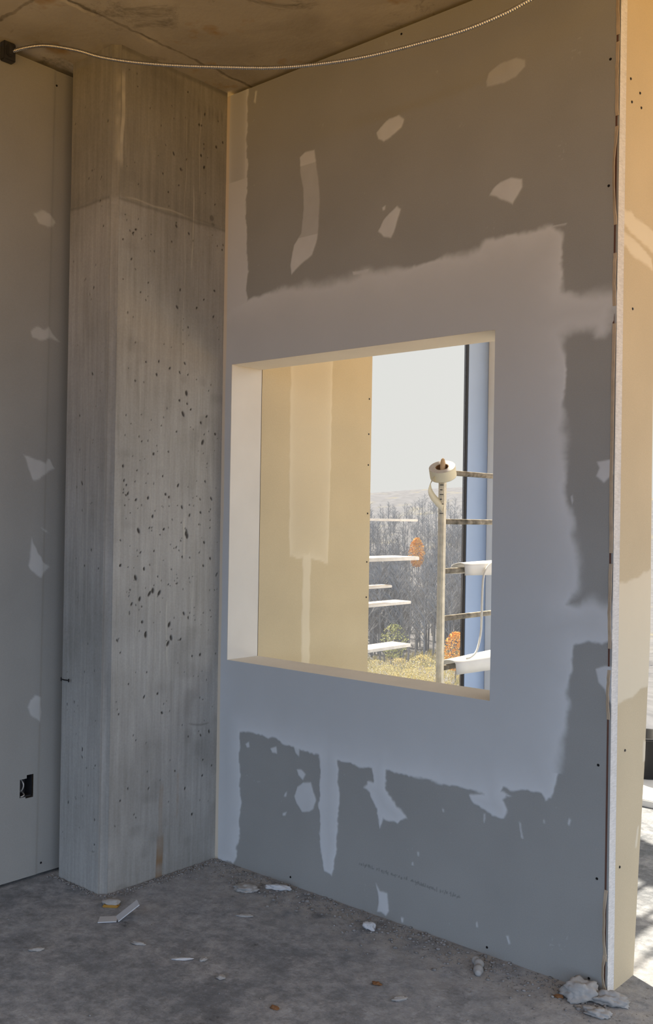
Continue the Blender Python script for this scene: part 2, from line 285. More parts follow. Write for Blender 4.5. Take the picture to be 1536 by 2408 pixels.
def spline(P, n):
    P = [Vector(p) for p in P]; out = []
    for i in range(len(P)-1):
        a, b, c, d = P[max(i-1, 0)], P[i], P[i+1], P[min(i+2, len(P)-1)]
        for k in range(n):
            t = k/n
            out.append(.5*((2*b) + (c-a)*t + (2*a-5*b+4*c-d)*t*t + (3*b-a-3*c+d)*t**3))
    out.append(P[-1]); return out
def sdf(poly, X, Z, pad=.05):
    """signed distance (positive inside) to a polygon, only near it"""
    P = np.array(poly); out = np.full(X.shape, -1.)
    lo = P.min(0)-pad; hi = P.max(0)+pad
    s = (X >= lo[0]) & (X <= hi[0]) & (Z >= lo[1]) & (Z <= hi[1])
    x, z = X[s], Z[s]; ins = np.zeros(x.shape, bool); dd = np.full(x.shape, 9.)
    for (x0, z0), (x1, z1) in zip(P, np.roll(P, -1, 0)):
        if z0 != z1: ins ^= ((z0 > z) != (z1 > z)) & (x < (x1-x0)*(z-z0)/(z1-z0)+x0)
        l2 = (x1-x0)**2+(z1-z0)**2+1e-12; t = np.clip(((x-x0)*(x1-x0)+(z-z0)*(z1-z0))/l2, 0, 1)
        dd = np.minimum(dd, np.hypot(x-x0-t*(x1-x0), z-z0-t*(z1-z0)))
    out[s] = np.where(ins, dd, -dd); return out
def smooth(d, a, b): t = np.clip((d-a)/(b-a), 0, 1); return t*t*(3-2*t)
def vnoise(X, Z, cell, seed):
    r = np.random.default_rng(seed); g = r.random((600, 600))
    a = X/cell + 50; b = Z/cell + 50; i = np.floor(a).astype(int); j = np.floor(b).astype(int)
    u = a-i; v = b-j; u = u*u*(3-2*u); v = v*v*(3-2*v); i %= 599; j %= 599
    return (g[i, j]*(1-u)+g[i+1, j]*u)*(1-v) + (g[i, j+1]*(1-u)+g[i+1, j+1]*u)*v
def axis(breaks, step):
    out = []
    for a, b in zip(breaks, breaks[1:]):
        n = max(1, int(round((b-a)/step))); out += list(np.linspace(a, b, n, endpoint=False))
    return np.array(out + [breaks[-1]])
def grid_mesh(name, A, B, to3, attrs=None, cut=None, flip=False):
    """grid over two axes; to3(Agrid, Bgrid) -> xyz; cut(a, b) true on cell centres drops cells"""
    GA, GB = np.meshgrid(A, B, indexing='ij'); co = np.stack([np.broadcast_to(c, GA.shape) for c in to3(GA, GB)], -1).reshape(-1, 3)
    na, nb = GA.shape; idx = np.arange(na*nb).reshape(na, nb)
    q = np.stack([idx[:-1, :-1], idx[1:, :-1], idx[1:, 1:], idx[:-1, 1:]], -1)
    if flip: q = q[..., ::-1]
    if cut is not None:
        ca = (A[:-1]+A[1:])/2; cb = (B[:-1]+B[1:])/2; CA, CB = np.meshgrid(ca, cb, indexing='ij'); q = q[~cut(CA, CB)]
    q = q.reshape(-1, 4); me = bpy.data.meshes.new(name)
    me.vertices.add(len(co)); me.vertices.foreach_set('co', co.astype(np.float32).ravel())
    me.loops.add(q.size); me.loops.foreach_set('vertex_index', q.astype(np.int32).ravel())
    me.polygons.add(len(q)); me.polygons.foreach_set('loop_start', np.arange(0, q.size, 4, dtype=np.int32))
    me.update(calc_edges=True)
    me.polygons.foreach_set('use_smooth', np.ones(len(q), bool))
    for k, v in (attrs or {}).items():
        at = me.attributes.new(k, 'FLOAT', 'POINT'); at.data.foreach_set('value', v.astype(np.float32).ravel())
    bm = bmesh.new(); bm.from_mesh(me)
    bmesh.ops.delete(bm, geom=[v for v in bm.verts if not v.link_faces], context='VERTS'); bm.to_mesh(me); bm.free()
    return me

H = 3.0; L = 1.631; TH = .165; TE = .258; WX0, WX1, WZ0, WZ1 = .050, 1.234, .780, 1.927
LX = -.318; TOP = 2.984

# ---------------------------------------------------------------- setting: floor, ceiling
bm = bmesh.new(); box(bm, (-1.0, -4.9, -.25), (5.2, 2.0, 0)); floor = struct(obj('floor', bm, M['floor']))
bm = bmesh.new(); box(bm, (-.45, -4.9, H), (5.2, .165, H+.25)); box(bm, (-.06, .165, H), (5.2, 1.95, H+.25)); ceiling = struct(obj('ceiling', bm, M['ceil']))

# ---------------------------------------------------------------- partition with the window opening (wall_right)
A = axis([0, WX0, WX1, L], .0034); B = axis([0, WZ0, WZ1, TOP], .0038)
GX, GZ = np.meshgrid(A, B, indexing='ij')
jx = GX + (vnoise(GX, GZ, .035, 1)-.5)*.016 + (vnoise(GX, GZ, .009, 2)-.5)*.005
jz = GZ + (vnoise(GX, GZ, .04, 3)-.5)*.016 + (vnoise(GX, GZ, .010, 4)-.5)*.005
d = sdf(MAIN, jx, jz, .4)
soft = np.where(GZ < .60, .0045, .005 + .034*vnoise(GX, GZ, .16, 5)**2)
dw = np.minimum.reduce([np.maximum(WX0-GX, GX-WX1).clip(0)+np.maximum(WZ0-GZ, GZ-WZ1).clip(0)])
rim = np.exp(-np.clip(d, 0, 9)/.055)
body = .62 + .05*vnoise(GX, GZ, .35, 6) + .38*rim
comp = smooth(d, -soft, soft)*body
dt = sdf(TAPE, jx, jz, .2)
tz = np.where((GZ > 2.64) & (GX < .105), .42 + .30*np.exp(-np.clip(np.minimum(.105-GX, GX-.02), 0, 1)/.012), .86)
comp = np.maximum(comp, smooth(dt, -.003, .003)*tz)
for k, b in enumerate(BLOBS):
    db = sdf(b, jx*.35+GX*.65, jz*.35+GZ*.65, .05)
    amp = .92 if k not in (4,) else .5
    v = smooth(db, -.0035, .0035)*(amp - .14*vnoise(GX, GZ, .03, 20+k))
    if k == 0: v *= np.where((GZ > 2.36) & (GZ < 2.62), .55, 1.)
    comp = np.maximum(comp, v)
comp = np.maximum(comp, .18*smooth(vnoise(GX, GZ, .006, 40)*vnoise(GX, GZ, .05, 41), .78, .9))
tape = smooth(.016+.004*(vnoise(GX, GZ, .2, 8)-.5)-GX, -.002, .002)*.75
ink = np.zeros_like(GX)
rr = np.random.default_rng(3)
for (xa, za, n) in ((.726, .1555, 9), (.80, .1555, 2), (.823, .1545, 4), (.862, .154, 5), (.905, .153, 4), (.945, .1515, 5), (.985, .1505, 4), (1.015, .150, 5), (1.06, .1495, 4), (1.10, .1485, 5)):
    for c in range(n):
        for s_ in range(3):
            x0 = xa + c*.0075 + rr.uniform(0, .005); z0 = za + rr.uniform(-.004, .004)
            horizontal = rr.random() < .4
            ink = np.maximum(ink, .40*(np.abs(GX-x0) < (.003 if horizontal else .0014))*(np.abs(GZ-z0) < (.0014 if horizontal else .004)))
inkm = ink
def to3(a, b): return a, -.0016*comp - .0004*vnoise(a, b, .05, 9), b
me = grid_mesh('wall_right', A, B, to3, dict(compound=comp, tape=tape, ink=inkm), lambda a, b: (a > WX0) & (a < WX1) & (b > WZ0) & (b < WZ1))
wall_right = struct(link('wall_right', me, M['dry']))
# board backs and studs behind the face
bm = bmesh.new()
for lo, hi in (((0.002, .006, 0), (WX0-.006, TH-.01, TOP)), ((WX1+.006, .006, 0), (L-.006, TH, TOP)), ((WX0-.006, .006, 0), (WX1+.006, TH-.01, WZ0-.006)), ((WX0-.006, .006, WZ1+.006), (WX1+.006, TH-.01, TOP))):
    box(bm, lo, hi)
obj('stud_core', bm, M['core'], wall_right)
bm = bmesh.new()   # far face boards
for lo, hi in (((-.06, TH-.01, 0), (WX0-.013, TH, TOP)), ((WX1+.013, TH-.01, 0), (L-.016, .176, TOP)), ((WX0-.013, TH-.01, 0), (WX1+.013, TH, WZ0-.013)), ((WX0-.013, TH-.01, WZ1+.013), (WX1+.013, TH, TOP))):
    box(bm, lo, hi)
obj('back_board', bm, M['lining'], wall_right)
# raw gypsum edge of the face board
zs = axis([0, TOP], .012); ys = np.array([.0035, .012, .022, .034, .043])
def ed(a, b): return L - .001 - .0035*vnoise(a, b, .02, 31)*(a < .04) - .003*(a < .005)*(vnoise(a, b, .06, 32) > .55), a, b
me = grid_mesh('board_edge', ys, zs, ed, None, None); link('board_edge', me, M['gyp'], wall_right)
bm = bmesh.new()   # torn face paper lifting along the edge
for z0, z1, o in ((2.72, 3.0, .004), (2.49, 2.70, .003), (2.18, 2.46, .010), (1.95, 2.1, .003), (1.25, 1.9, .003), (.98, 1.22, .003), (.78, .92, .005), (.10, .30, .008), (.02, .12, .010)):
    n = 12; prev = None
    for i in range(n+1):
        z = z0+(z1-z0)*i/n; q = math.sin(math.pi*i/n); x = L-.002-o*q*.6+random.uniform(-.001, .001)
        if z > TOP: z = TOP
        a = bm.verts.new((x-.010, -.0022, z)); b = bm.verts.new((x, -.004-o*.8*q, z)); c = bm.verts.new((x+.001, -.003-o*.8*q, z))
        if prev: bm.faces.new((prev[0], a, b, prev[1])); bm.faces.new((prev[1], b, c, prev[2]))
        prev = (a, b, c)
obj('torn_paper', bm, plain('torn_paper', (.45, .36, .26), .9), wall_right)
bm = bmesh.new(); box(bm, (L-.012, -.0008, 0), (L-.0065, .006, TOP)); obj('edge_gap', bm, plain('torn_brown_paper', (.10, .05, .035), .9), wall_right)
# end board
A = np.linspace(0, 1, 46); B = axis([0, TOP], .006); GX, GZ = np.meshgrid(A, B, indexing='ij')
GX = .040 + GX*(np.interp(GZ, [0, .3, .6, 1.0, 2.2, 3], [.180, .206, .238, .266, .262, .25])-.040); GXe = GX; c2 = np.zeros_like(GX); jx = GX+(vnoise(GX, GZ, .03, 51)-.5)*.012; jz = GZ+(vnoise(GX, GZ, .03, 52)-.5)*.012
for b in ENDP:
    b = [(.03 if y < .085 else y, z) for y, z in b]; c2 = np.maximum(c2, .85*smooth(sdf(b, jx, jz), -.004, .004))
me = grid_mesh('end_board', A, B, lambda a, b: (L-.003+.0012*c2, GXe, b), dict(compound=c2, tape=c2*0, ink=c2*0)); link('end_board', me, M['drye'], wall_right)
bm = bmesh.new(); box(bm, (L-.014, .040, 0), (L-.0045, .178, TOP)); obj('end_board_backing', bm, M['gyp'], wall_right)
# reveal of the opening
w1 = struct(empty('window_1', (WX0, 0, WZ0)))
def lin(name, lo, hi):
    bm = bmesh.new(); box(bm, lo, hi, .0015); o = obj(name, bm, M['lining'], w1); o.matrix_parent_inverse = Matrix.Translation((-WX0, 0, -WZ0)); return o
lin('jamb', (WX0-.012, -.0008, WZ0-.012), (WX0, TH+.001, WZ1+.012)); lin('jamb', (WX1, -.0008, WZ0-.012), (WX1+.012, TH+.001, WZ1+.012))
lin('head', (WX0, -.0008, WZ1), (WX1, TH+.001, WZ1+.012)); lin('sill', (WX0, -.0008, WZ0-.012), (WX1, TH+.001, WZ0))
# drywall screws left bare
def screw(parent, p, axis_):
    bm = bmesh.new(); bmesh.ops.create_cone(bm, cap_ends=True, segments=10, radius1=.0042, radius2=.003, depth=.002)
    o = obj('screw', bm, M['screw'], parent); o.location = p
    o.rotation_euler = (math.pi/2, 0, 0) if axis_ == 'y' else (0, math.pi/2, 0)
SCR[-3:] = [(.405, .028), (1.237, .022), (1.575, .035)]
for x, z in SCR: screw(wall_right, (min(x, L-.03), -.001, min(z, 2.965)), 'y')
for y, z in ((.075, 2.62), (.085, 2.556), (.14, 2.60), (.15, 2.56), (.10, .677), (.075, .346), (.11, 1.96)): screw(wall_right, (L-.0015, y, z), 'x')
for ix, iz in ((.39, 2.99),): pass

# ---------------------------------------------------------------- left wall
OY0, OY1, OZ0, OZ1 = -.667, -.612, .306, .384
A = axis([-4.8, -2.2], .1)[:-1]; A = np.concatenate([A, axis([-2.2, -.95], .02)[:-1], axis([-.95, OY0, OY1, -.30], .004)])
B = axis([.012, OZ0, OZ1, TOP-.004], .006); GX, GZ = np.meshgrid(A, B, indexing='ij'); c3 = np.zeros_like(GX)
jx = GX+(vnoise(GX, GZ, .03, 61)-.5)*.014; jz = GZ+(vnoise(GX, GZ, .03, 62)-.5)*.014
for k, b in enumerate(LEFT): c3 = np.maximum(c3, smooth(sdf(b, jx, jz), -.004, .004)*(.62-.15*vnoise(GX, GZ, .03, 70+k)))
ln = LINE[0][0] + (GZ-LINE[0][1])*(LINE[1][0]-LINE[0][0])/(LINE[1][1]-LINE[0][1])
rec = smooth(GX-ln, -.002, .006)
def hole(a, b):
    w_ = .004*np.sin(b*230); return (a > OY0+w_*.4) & (a < OY1+w_*.2) & (b > OZ0-.006*(a > -.645)+.0*a) & (b < OZ1-.010*(a < -.640))
me = grid_mesh('wall_left', A, B, lambda a, b: (LX + .001*c3 - .0025*rec, a, b), dict(compound=c3, tape=c3*0, ink=c3*0), hole, True)
wall_left = struct(link('wall_left', me, M['dry']))
bm = bmesh.new()
for lo, hi in (((LX-.10, -4.8, .012), (LX-.013, OY0-.012, TOP-.004)), ((LX-.10, OY1+.012, .012), (LX-.013, -.30, TOP-.004)), ((LX-.10, OY0-.012, .012), (LX-.013, OY1+.012, OZ0-.012)), ((LX-.10, OY0-.012, OZ1+.012), (LX-.013, OY1+.012, TOP-.004))): box(bm, lo, hi)
obj('stud_core', bm, M['core'], wall_left)
for y, z in SCL: screw(wall_left, (LX-.001, y, z), 'x')

# ---------------------------------------------------------------- far return wall, glazing, facade
RX = .0512; RY0, RY1 = TH+.0008, .871
A = axis([RY0, RY1], .005); B = axis([0, TOP], .008); GX, GZ = np.meshgrid(A, B, indexing='ij'); c4 = np.zeros_like(GX)
jx = GX+(vnoise(GX, GZ, .03, 81)-.5)*.008; jz = GZ+(vnoise(GX, GZ, .03, 82)-.5)*.012
d1 = sdf([(a, b+.9) if b > 1.9 else (a, b) for a, b in RETP[0]], jx, jz, .3); c4 = smooth(d1, -.004, .005)*(.35+.5*np.exp(-np.clip(d1, 0, 1)/.02))
c4 = np.maximum(c4, .8*smooth(sdf(RETP[1], jx, jz), -.006, .006))
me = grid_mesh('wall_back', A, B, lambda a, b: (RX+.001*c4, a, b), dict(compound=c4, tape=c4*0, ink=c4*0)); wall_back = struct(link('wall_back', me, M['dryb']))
bm = bmesh.new(); box(bm, (-.06, RY0+.01, 0), (RX-.002, RY1-.012, TOP)); obj('stud_core', bm, M['core'], wall_back)
bm = bmesh.new(); box(bm, (-.06, RY1-.012, 0), (RX-.001, RY1, TOP), .002); obj('board_edge', bm, M['gyp'], wall_back)
for z in (1.88, 1.72, 1.58, 1.36, 1.14, .98): screw(wall_back, (RX+.001, RY1-.018, z), 'x')

w2 = struct(empty('window_2', (0, .88, 0)))
def wpart(name, lo, hi, mat, par=w2, off=(0, .88, 0), bev=.001):
    bm = bmesh.new(); box(bm, lo, hi, bev); o = obj(name, bm, mat, par); o.matrix_parent_inverse = Matrix.Translation(-Vector(off)); return o
GXP = .044
bm = bmesh.new(); v = [bm.verts.new(p) for p in ((GXP, RY1, .06), (GXP, 1.654, .06), (GXP, 1.654, H-.06), (GXP, RY1, H-.06))]; bm.faces.new(v)
o = obj('pane', bm, M['glass'], w2); o.matrix_parent_inverse = Matrix.Translation((0, -.88, 0))
wpart('gasket', (.032, 1.654, 0), (.046, 1.674, H), M['black'])
wpart('bottom_rail', (.030, RY1, 0), (.042, 1.654, .06), M['panel']); wpart('top_rail', (.030, RY1, H-.06), (.042, 1.654, H), M['panel'])
t1 = struct(empty('trim_1', (0, 1.68, 0)))
wpart('side_panel', (.030, 1.675, 0), (.048, 1.95, H), M['panel'], t1, (0, 1.68, 0))
wpart('end_panel', (.049, 1.864, 0), (.16, 1.95, H), M['white'], t1, (0, 1.68, 0))
t2 = struct(empty('trim_2', (1, 1.9, 0)))
wpart('sill_track', (.16, 1.86, 0), (5.2, 1.95, .035), M['kerb'], t2, (1, 1.9, 0), .004)

# ---------------------------------------------------------------- concrete column
CY = -.510; CX2, CY2 = -.024, -.534; CXL = -.262
col = empty('concrete_column', (-.13, -.27, 0)); tag(col, 'grey concrete column with chamfered corner and bug holes standing in the corner', 'column')
inv = Matrix.Translation((.13, .27, 0))
def kid(o, iv=inv): o.matrix_parent_inverse = iv; return o
A = axis([CY, 0], .0027); B = axis([0, H], .0034); GX, GZ = np.meshgrid(A, B, indexing='ij')
hole_ = np.zeros_like(GX); rr = np.random.default_rng(11)
def dot(y, z, ry, rz, tilt=0.):
    s = (np.abs(GX-y) < .02) & (np.abs(GZ-z) < .03); a, b = GX[s]-y, GZ[s]-z
    q = np.hypot((a+tilt*b)/ry, b/rz); hole_[s] = np.maximum(hole_[s], smooth(1.25-q, 0, .6))
n_ = 0
while n_ < 330:
    y = rr.uniform(CY+.015, -.01); z = rr.uniform(.15, 2.95); dens = .25+.75*math.exp(-((z-1.25)/.6)**2)+(.3 if z > 2.3 else 0)
    if rr.random() > dens: continue
    n_ += 1; s = .0018+.0032*rr.random()**3; dot(y, z, s, s*rr.uniform(1., 2.0), rr.uniform(-.5, .5))
for y, z in ((-.33, 1.06), (-.345, 1.05), (-.30, 1.05), (-.175, 1.27), (-.17, 1.26), (-.2, 1.72), (-.185, 1.80), (-.255, .86), (-.25, .93), (-.36, .90), (-.4, 1.28), (-.41, 1.11), (-.24, .88), (-.1, 1.62)): dot(y, z, .006, .011, rr.uniform(-.6, .6))
drip = np.zeros_like(GX)
def strip(F, y, z0, z1, w_, amp, seed):
    wob = (vnoise(GZ*0+seed, GZ, .12, seed)-.5)*.012
    F[:] = np.maximum(F, amp*smooth(w_-np.abs(GX-y-wob), -.001, .0025)*smooth(GZ-z0, 0, .05)*smooth(z1-GZ, 0, .05)*(.4+.6*vnoise(GX, GZ, .03, seed+1)))
strip(drip, -.168, 2.25, 2.60, .003, .75, 90); strip(drip, -.205, 1.9, 2.86, .0022, .5, 92); strip(drip, -.135, 2.55, 2.93, .0025, .6, 94)
strip(drip, -.503, 2.55, 2.93, .008, .9, 96); strip(drip, -.19, 1.15, 1.36, .004, .7, 98); strip(drip, -.26, .75, 1.05, .003, .6, 99); strip(drip, -.13, 1.0, 1.5, .002, .35, 101)
for k in range(16): strip(drip, rr.uniform(CY+.02, -.03), rr.uniform(.2, 1.2), rr.uniform(1.3, 2.3), .002, .28, 110+2*k)
s_ = np.abs((GZ-2.472)+(GX+.25)*-.0) < .02; drip[s_] = np.maximum(drip[s_], (.5*smooth(.005-np.abs(GZ-2.468-.002*np.sin(GX*40)), 0, .004)*smooth(GX-(-.50), 0, .05)*smooth(-.12-GX, 0, .15))[s_])
jn = .7*smooth(GZ, 2.978, 2.992)*(.4+.6*vnoise(GX, GZ, .04, 185))
rust = np.zeros_like(GX); strip(rust, -.278, -.05, .17, .016, .8, 150); strip(rust, -.272, .1, .36, .010, .3, 152); strip(rust, -.20, .18, .40, .006, .3, 154)
smud = np.zeros_like(GX)
for k in range(9): strip(smud, -.17+.018*k, 2.84-.012*k*0+.01*rr.random(), 2.94, .006, .55, 160+2*k)
smud = np.maximum(smud, .75*smooth(.013-np.hypot(GX+.072, (GZ-2.49)*.9), 0, .005)); smud = np.maximum(smud, .6*smooth(.012-np.hypot(GX+.066, GZ-2.465), 0, .006))
smud = np.maximum(smud, .45*smooth(.010-np.abs(GZ-2.452-.006*vnoise(GX, GZ, .05, 180)), 0, .012))
smud = np.maximum(smud, .22*smooth(vnoise(GX, GZ, .16, 182)*vnoise(GX, GZ, .05, 183)+.35*smooth(GZ, .75, .35)*smooth(GX, -.22, -.02), .42, .75))
smud = np.maximum(smud, .5*smooth(.006-np.abs(GZ-.545-.012*np.sin(GX*22)), 0, .006)*smooth(GX+.16, 0, .03)*smooth(-.03-GX, 0, .03))
smud = np.maximum(smud, jn); Z0 = np.zeros_like(GX)
me = grid_mesh('right_face', A, B, lambda a, b: (-.003*hole_ - .0012*(b > 2.468) + .0004*vnoise(a, b, .02, 190), a, b), dict(hole=hole_, drip=drip, rust=rust, smudge_dark=smud))
kid(link('right_face', me, M['column'], col))
# left face, chamfer and back
A = axis([CXL, CX2], .003); GX, GZ = np.meshgrid(A, B, indexing='ij'); hole_ = np.zeros_like(GX)
for k in range(70):
    s = .0016+.0026*rr.random()**3; dot(rr.uniform(CXL+.01, CX2-.01), rr.uniform(.1, 2.9), s, s*rr.uniform(1, 2.2), rr.uniform(-.5, .5))
drip = np.zeros_like(GX); smud = .5*smooth(.010-np.abs(GZ-2.455-.006*vnoise(GX, GZ, .05, 280)), 0, .012)
for k in range(8): strip(drip, rr.uniform(CXL+.02, CX2-.01), rr.uniform(.2, 1.2), rr.uniform(1.3, 2.3), .003, .25, 210+2*k)
me = grid_mesh('left_face', A, B, lambda a, b: (a, CY2+.003*hole_+.0012*(b > 2.468), b), dict(hole=hole_, drip=drip, rust=drip*0, smudge_dark=smud)); kid(link('left_face', me, M['column'], col))
A = np.linspace(0, 1, 10); GX, GZ = np.meshgrid(A, B, indexing='ij'); e_ = .0
drip = .7*smooth(GZ, 2.5, 2.62)*smooth(2.95-GZ, 0, .1)*(vnoise(GX*.1, GZ, .03, 230))*smooth(GX, .3, .8)
gr = np.sin(np.clip(GX, 0, 1)*math.pi)*-.0025
me = grid_mesh('chamfer', A, B, lambda a, b: (CX2+(0-CX2)*a - .003*np.sin(a*math.pi) + .0015*(vnoise(a*.02, b, .02, 232)-.5), CY2+(CY-CY2)*a + .003*np.sin(a*math.pi), b), dict(hole=GX*0, drip=drip, rust=GX*0, smudge_dark=.22+.3*smooth(.10-np.abs(GX-.1), 0, .05)+.25*smooth(.06-np.abs(GX-.62), 0, .04)))  # chamfer painted darker overall, with two darker strips along it
kid(link('chamfer', me, M['column'], col))
bm = bmesh.new(); box(bm, (CXL+.001, CY2+.004, 0), (-.026, -.001, H)); kid(obj('core', bm, M['column'], col))
for y0 in (0,):
    bm = bmesh.new(); sweep(bm, [(-.262, CY2-.002, .728), (-.240, CY2-.010, .729), (-.205, CY2-.012, .731)], .0022, 8)
    sweep(bm, [(-.264, CY2-.004, .735), (-.263, CY2-.004, .721)], .0022, 6); sweep(bm, [(-.204, CY2-.012, .737), (-.204, CY2-.012, .725)], .0025, 6)
    kid(obj('nail', bm, M['screw'], col))

# ---------------------------------------------------------------- flexible conduit under the slab
path = spline(COND, 10)
cum = [0.]
for a, b in zip(path, path[1:]): cum.append(cum[-1]+(b-a).length)
N = int(cum[-1]/.0017); dense = []; j = 0
for i in range(N+1):
    s = cum[-1]*i/N
    while j < len(cum)-2 and cum[j+1] < s: j += 1
    dense.append(path[j].lerp(path[j+1], (s-cum[j])/max(1e-9, cum[j+1]-cum[j])))
cond = empty('flexible_conduit', COND[0]); tag(cond, 'ribbed silver flexible conduit sagging under the concrete ceiling from the left wall', 'conduit')
bm = bmesh.new(); sweep(bm, dense, lambda i: .0066 if i % 4 < 2 else .0044, 10)
o = obj('armoured_sheath', bm, M['steel'], cond, True); o.matrix_parent_inverse = Matrix.Translation(-Vector(COND[0]))
bm = bmesh.new(); box(bm, (LX+.001, -.800, 2.932), (LX+.030, -.752, 2.999), .004); box(bm, (LX+.006, -.79, 2.945), (LX+.042, -.768, 2.985), .004)
o = obj('connector', bm, M['box'], cond); o.matrix_parent_inverse = Matrix.Translation(-Vector(COND[0]))

# ---------------------------------------------------------------- outlet box in the left wall
ob = empty('outlet_box', (LX-.03, -.64, .345)); tag(ob, 'dark open outlet box in a rough cut hole low on the left wall', 'outlet box')
iv = Matrix.Translation((-(LX-.03), .64, -.345))
bm = bmesh.new()
y0, y1, z0, z1, xb, xf = OY0-.003, OY1+.003, OZ0-.003, OZ1+.003, LX-.060, LX-.014
for lo, hi in (((xb, y0, z0), (xb+.003, y1, z1)), ((xb, y0, z0), (xf, y0+.003, z1)), ((xb, y1-.003, z0), (xf, y1, z1)), ((xb, y0, z0), (xf, y1, z0+.003)), ((xb, y0, z1-.003), (xf, y1, z1))): box(bm, lo, hi)
kid(obj('box_shell', bm, M['box'], ob), iv)
bm = bmesh.new(); sweep(bm, spline([(xb+.004, -.650, .375), (LX-.02, -.648, .362), (LX-.012, -.645, .345), (LX-.02, -.650, .325), (xb+.006, -.655, .318)], 8), .0026, 8); kid(obj('wire', bm, M['wire'], ob, True), iv)
bm = bmesh.new(); sweep(bm, spline([(xb+.004, -.632, .318), (LX-.016, -.640, .312), (LX-.008, -.648, .309), (LX-.010, -.658, .306)], 8), .0024, 8); kid(obj('wire', bm, M['wire'], ob, True), iv)

# ---------------------------------------------------------------- ladder frame of a scaffold just outside the opening
SX = .702; RZ = [1.519, 1.330, 1.140, .958, .768, .578, .388]
def ladder(name, x, ya, yb, ztop, zr, label, mats, wid=.013):
    r = empty(name, (x, ya, 0)); tag(r, label, 'scaffold'); iv = Matrix.Translation((-x, -ya, 0))
    for y in (ya, yb):
        bm = bmesh.new(); box(bm, (x-wid, y-wid*.85, 0), (x+wid, y+wid*.85, ztop), .003)
        for s in (-1, 1): box(bm, (x+s*wid*.5-.003, y-wid*.85-.002, .02), (x+s*wid*.5+.003, y-wid*.8, ztop-.06), .001)
        kid(obj('post', bm, mats[0], r), iv)
        if y == ya and name == 'scaffold_ladder':
            bm = bmesh.new()
            for k in range(7): box(bm, (x-.003, y-.0135, 1.36+k*.018), (x+.0125-.005*(k % 2), y-.0112, 1.3625+k*.018))
            kid(obj('tick_marks', bm, M['black'], r), iv)
            bm = bmesh.new(); sweep(bm, [(x, y, ztop-.02), (x, y, ztop+.02), (x, y, ztop+.050), (x, y, ztop+.062), (x, y, ztop+.067)], lambda i: (.0105, .0105, .0100, .007, .002)[i], 14)
            kid(obj('wooden_peg', bm, M['wood'], r, True), iv)
    for z in zr:
        bm = bmesh.new(); sweep(bm, [(x, ya+wid*.8, z), (x, yb-wid*.8, z)], .0105, 14)
        kid(obj('rung', bm, mats[1], r, True), iv)
    return r
fr = ladder('scaffold_ladder', SX, .50, 1.42, 1.506, RZ, 'paint-splashed scaffold ladder frame seen through the window opening with tape roll', (M['paint'], M['rust']))
# roll of joint tape on the post
def roll_mesh(ro, ri, h):
    bm = bmesh.new(); n = 48; prof = [(ri, -h), (ro-.001, -h), (ro, -h+.001), (ro, h-.001), (ro-.001, h), (ri, h)]
    rings = [[bm.verts.new((r*math.cos(2*math.pi*k/n), r*math.sin(2*math.pi*k/n), z)) for r, z in prof] for k in range(n)]
    for k in range(n):
        for j in range(6): bm.faces.new((rings[k][j], rings[(k+1) % n][j], rings[(k+1) % n][(j+1) % 6], rings[k][(j+1) % 6]))
    return bm
tr = empty('tape_roll', (SX, .50, 1.521)); hr_ = Vector((r2.x, r2.y, 0)).normalized(); hf_ = Vector((fw.x, fw.y, 0)).normalized()
TRM = Matrix.Rotation(math.radians(-13), 4, hf_) @ Matrix.Rotation(math.radians(29), 4, hr_)
tr.matrix_world = Matrix.Translation((SX, .50, 1.521)) @ TRM
tag(tr, 'roll of paper joint tape slipped over the top of the scaffold post', 'tape')
obj('paper_roll', roll_mesh(.051, .0255, .021), [M['papertape']], tr)
bm = bmesh.new(); n = 48
for s in (1, -1):
    q = [[bm.verts.new((r*math.cos(2*math.pi*k/n), r*math.sin(2*math.pi*k/n), s*.0214)) for r in (.026, .0505)] for k in range(n)]
    for k in range(n): bm.faces.new((q[k][0], q[k][1], q[(k+1) % n][1], q[(k+1) % n][0]))
obj('wound_side', bm, M['tapeside'], tr)
obj('cardboard_core', roll_mesh(.0254, .0232, .0205), M['cardboard'], tr)
bm = bmesh.new(); P = spline([hr_*a - hf_*b + Vector((0, 0, z)) for a, b, z in ((-.036, .036, -.022), (-.050, .03, -.045), (-.052, .026, -.070), (-.040, .024, -.096), (-.020, .022, -.118), (.000, .020, -.138))], 6); prev = None
for p in P:
    q = [bm.verts.new(p + hr_*.006 + hf_*.010 + Vector((0, 0, .014))), bm.verts.new(p - hr_*.006 - hf_*.010 - Vector((0, 0, .014)))]
    if prev: bm.faces.new((prev[0], prev[1], q[1], q[0]))
    prev = q
st = obj('loose_end', bm, M['papertape'], tr, True); m_ = st.modifiers.new('thick', 'SOLIDIFY'); m_.thickness = .0006
st.matrix_parent_inverse = TRM.inverted()
# folded sheets over rungs
def saddle(name, z, ya, yb, wtop, drop, rise, label):
    bm = bmesh.new(); prof = []
    for k in range(9):
        a = math.pi*k/8; prof.append((wtop*math.cos(a), .013+.012*math.sin(a)))
    prof = [(wtop+.002, -drop)] + prof + [(-wtop-.002, -drop*.6)]
    rows = []
    for i in range(9):
        t = i/8; y = ya+(yb-ya)*t
        rows.append([bm.verts.new((SX+px*(1+.25*t), y, z+pz*(1+.3*t*rise)+.003*math.sin(3*t+px*60))) for px, pz in prof])
    for R, S in zip(rows, rows[1:]):
        for k in range(len(prof)-1): bm.faces.new((R[k], R[k+1], S[k+1], S[k]))
    o = obj(name, bm, M['vinyl'], None, True); m_ = o.modifiers.new('thick', 'SOLIDIFY'); m_.thickness = .004; m_.offset = 1
    tag(o, label, 'sheet'); return o
saddle('folded_sheet', 1.140, .615, 1.05, .030, .022, .4, 'white folded sheet draped over the third scaffold rung, left end hooked')
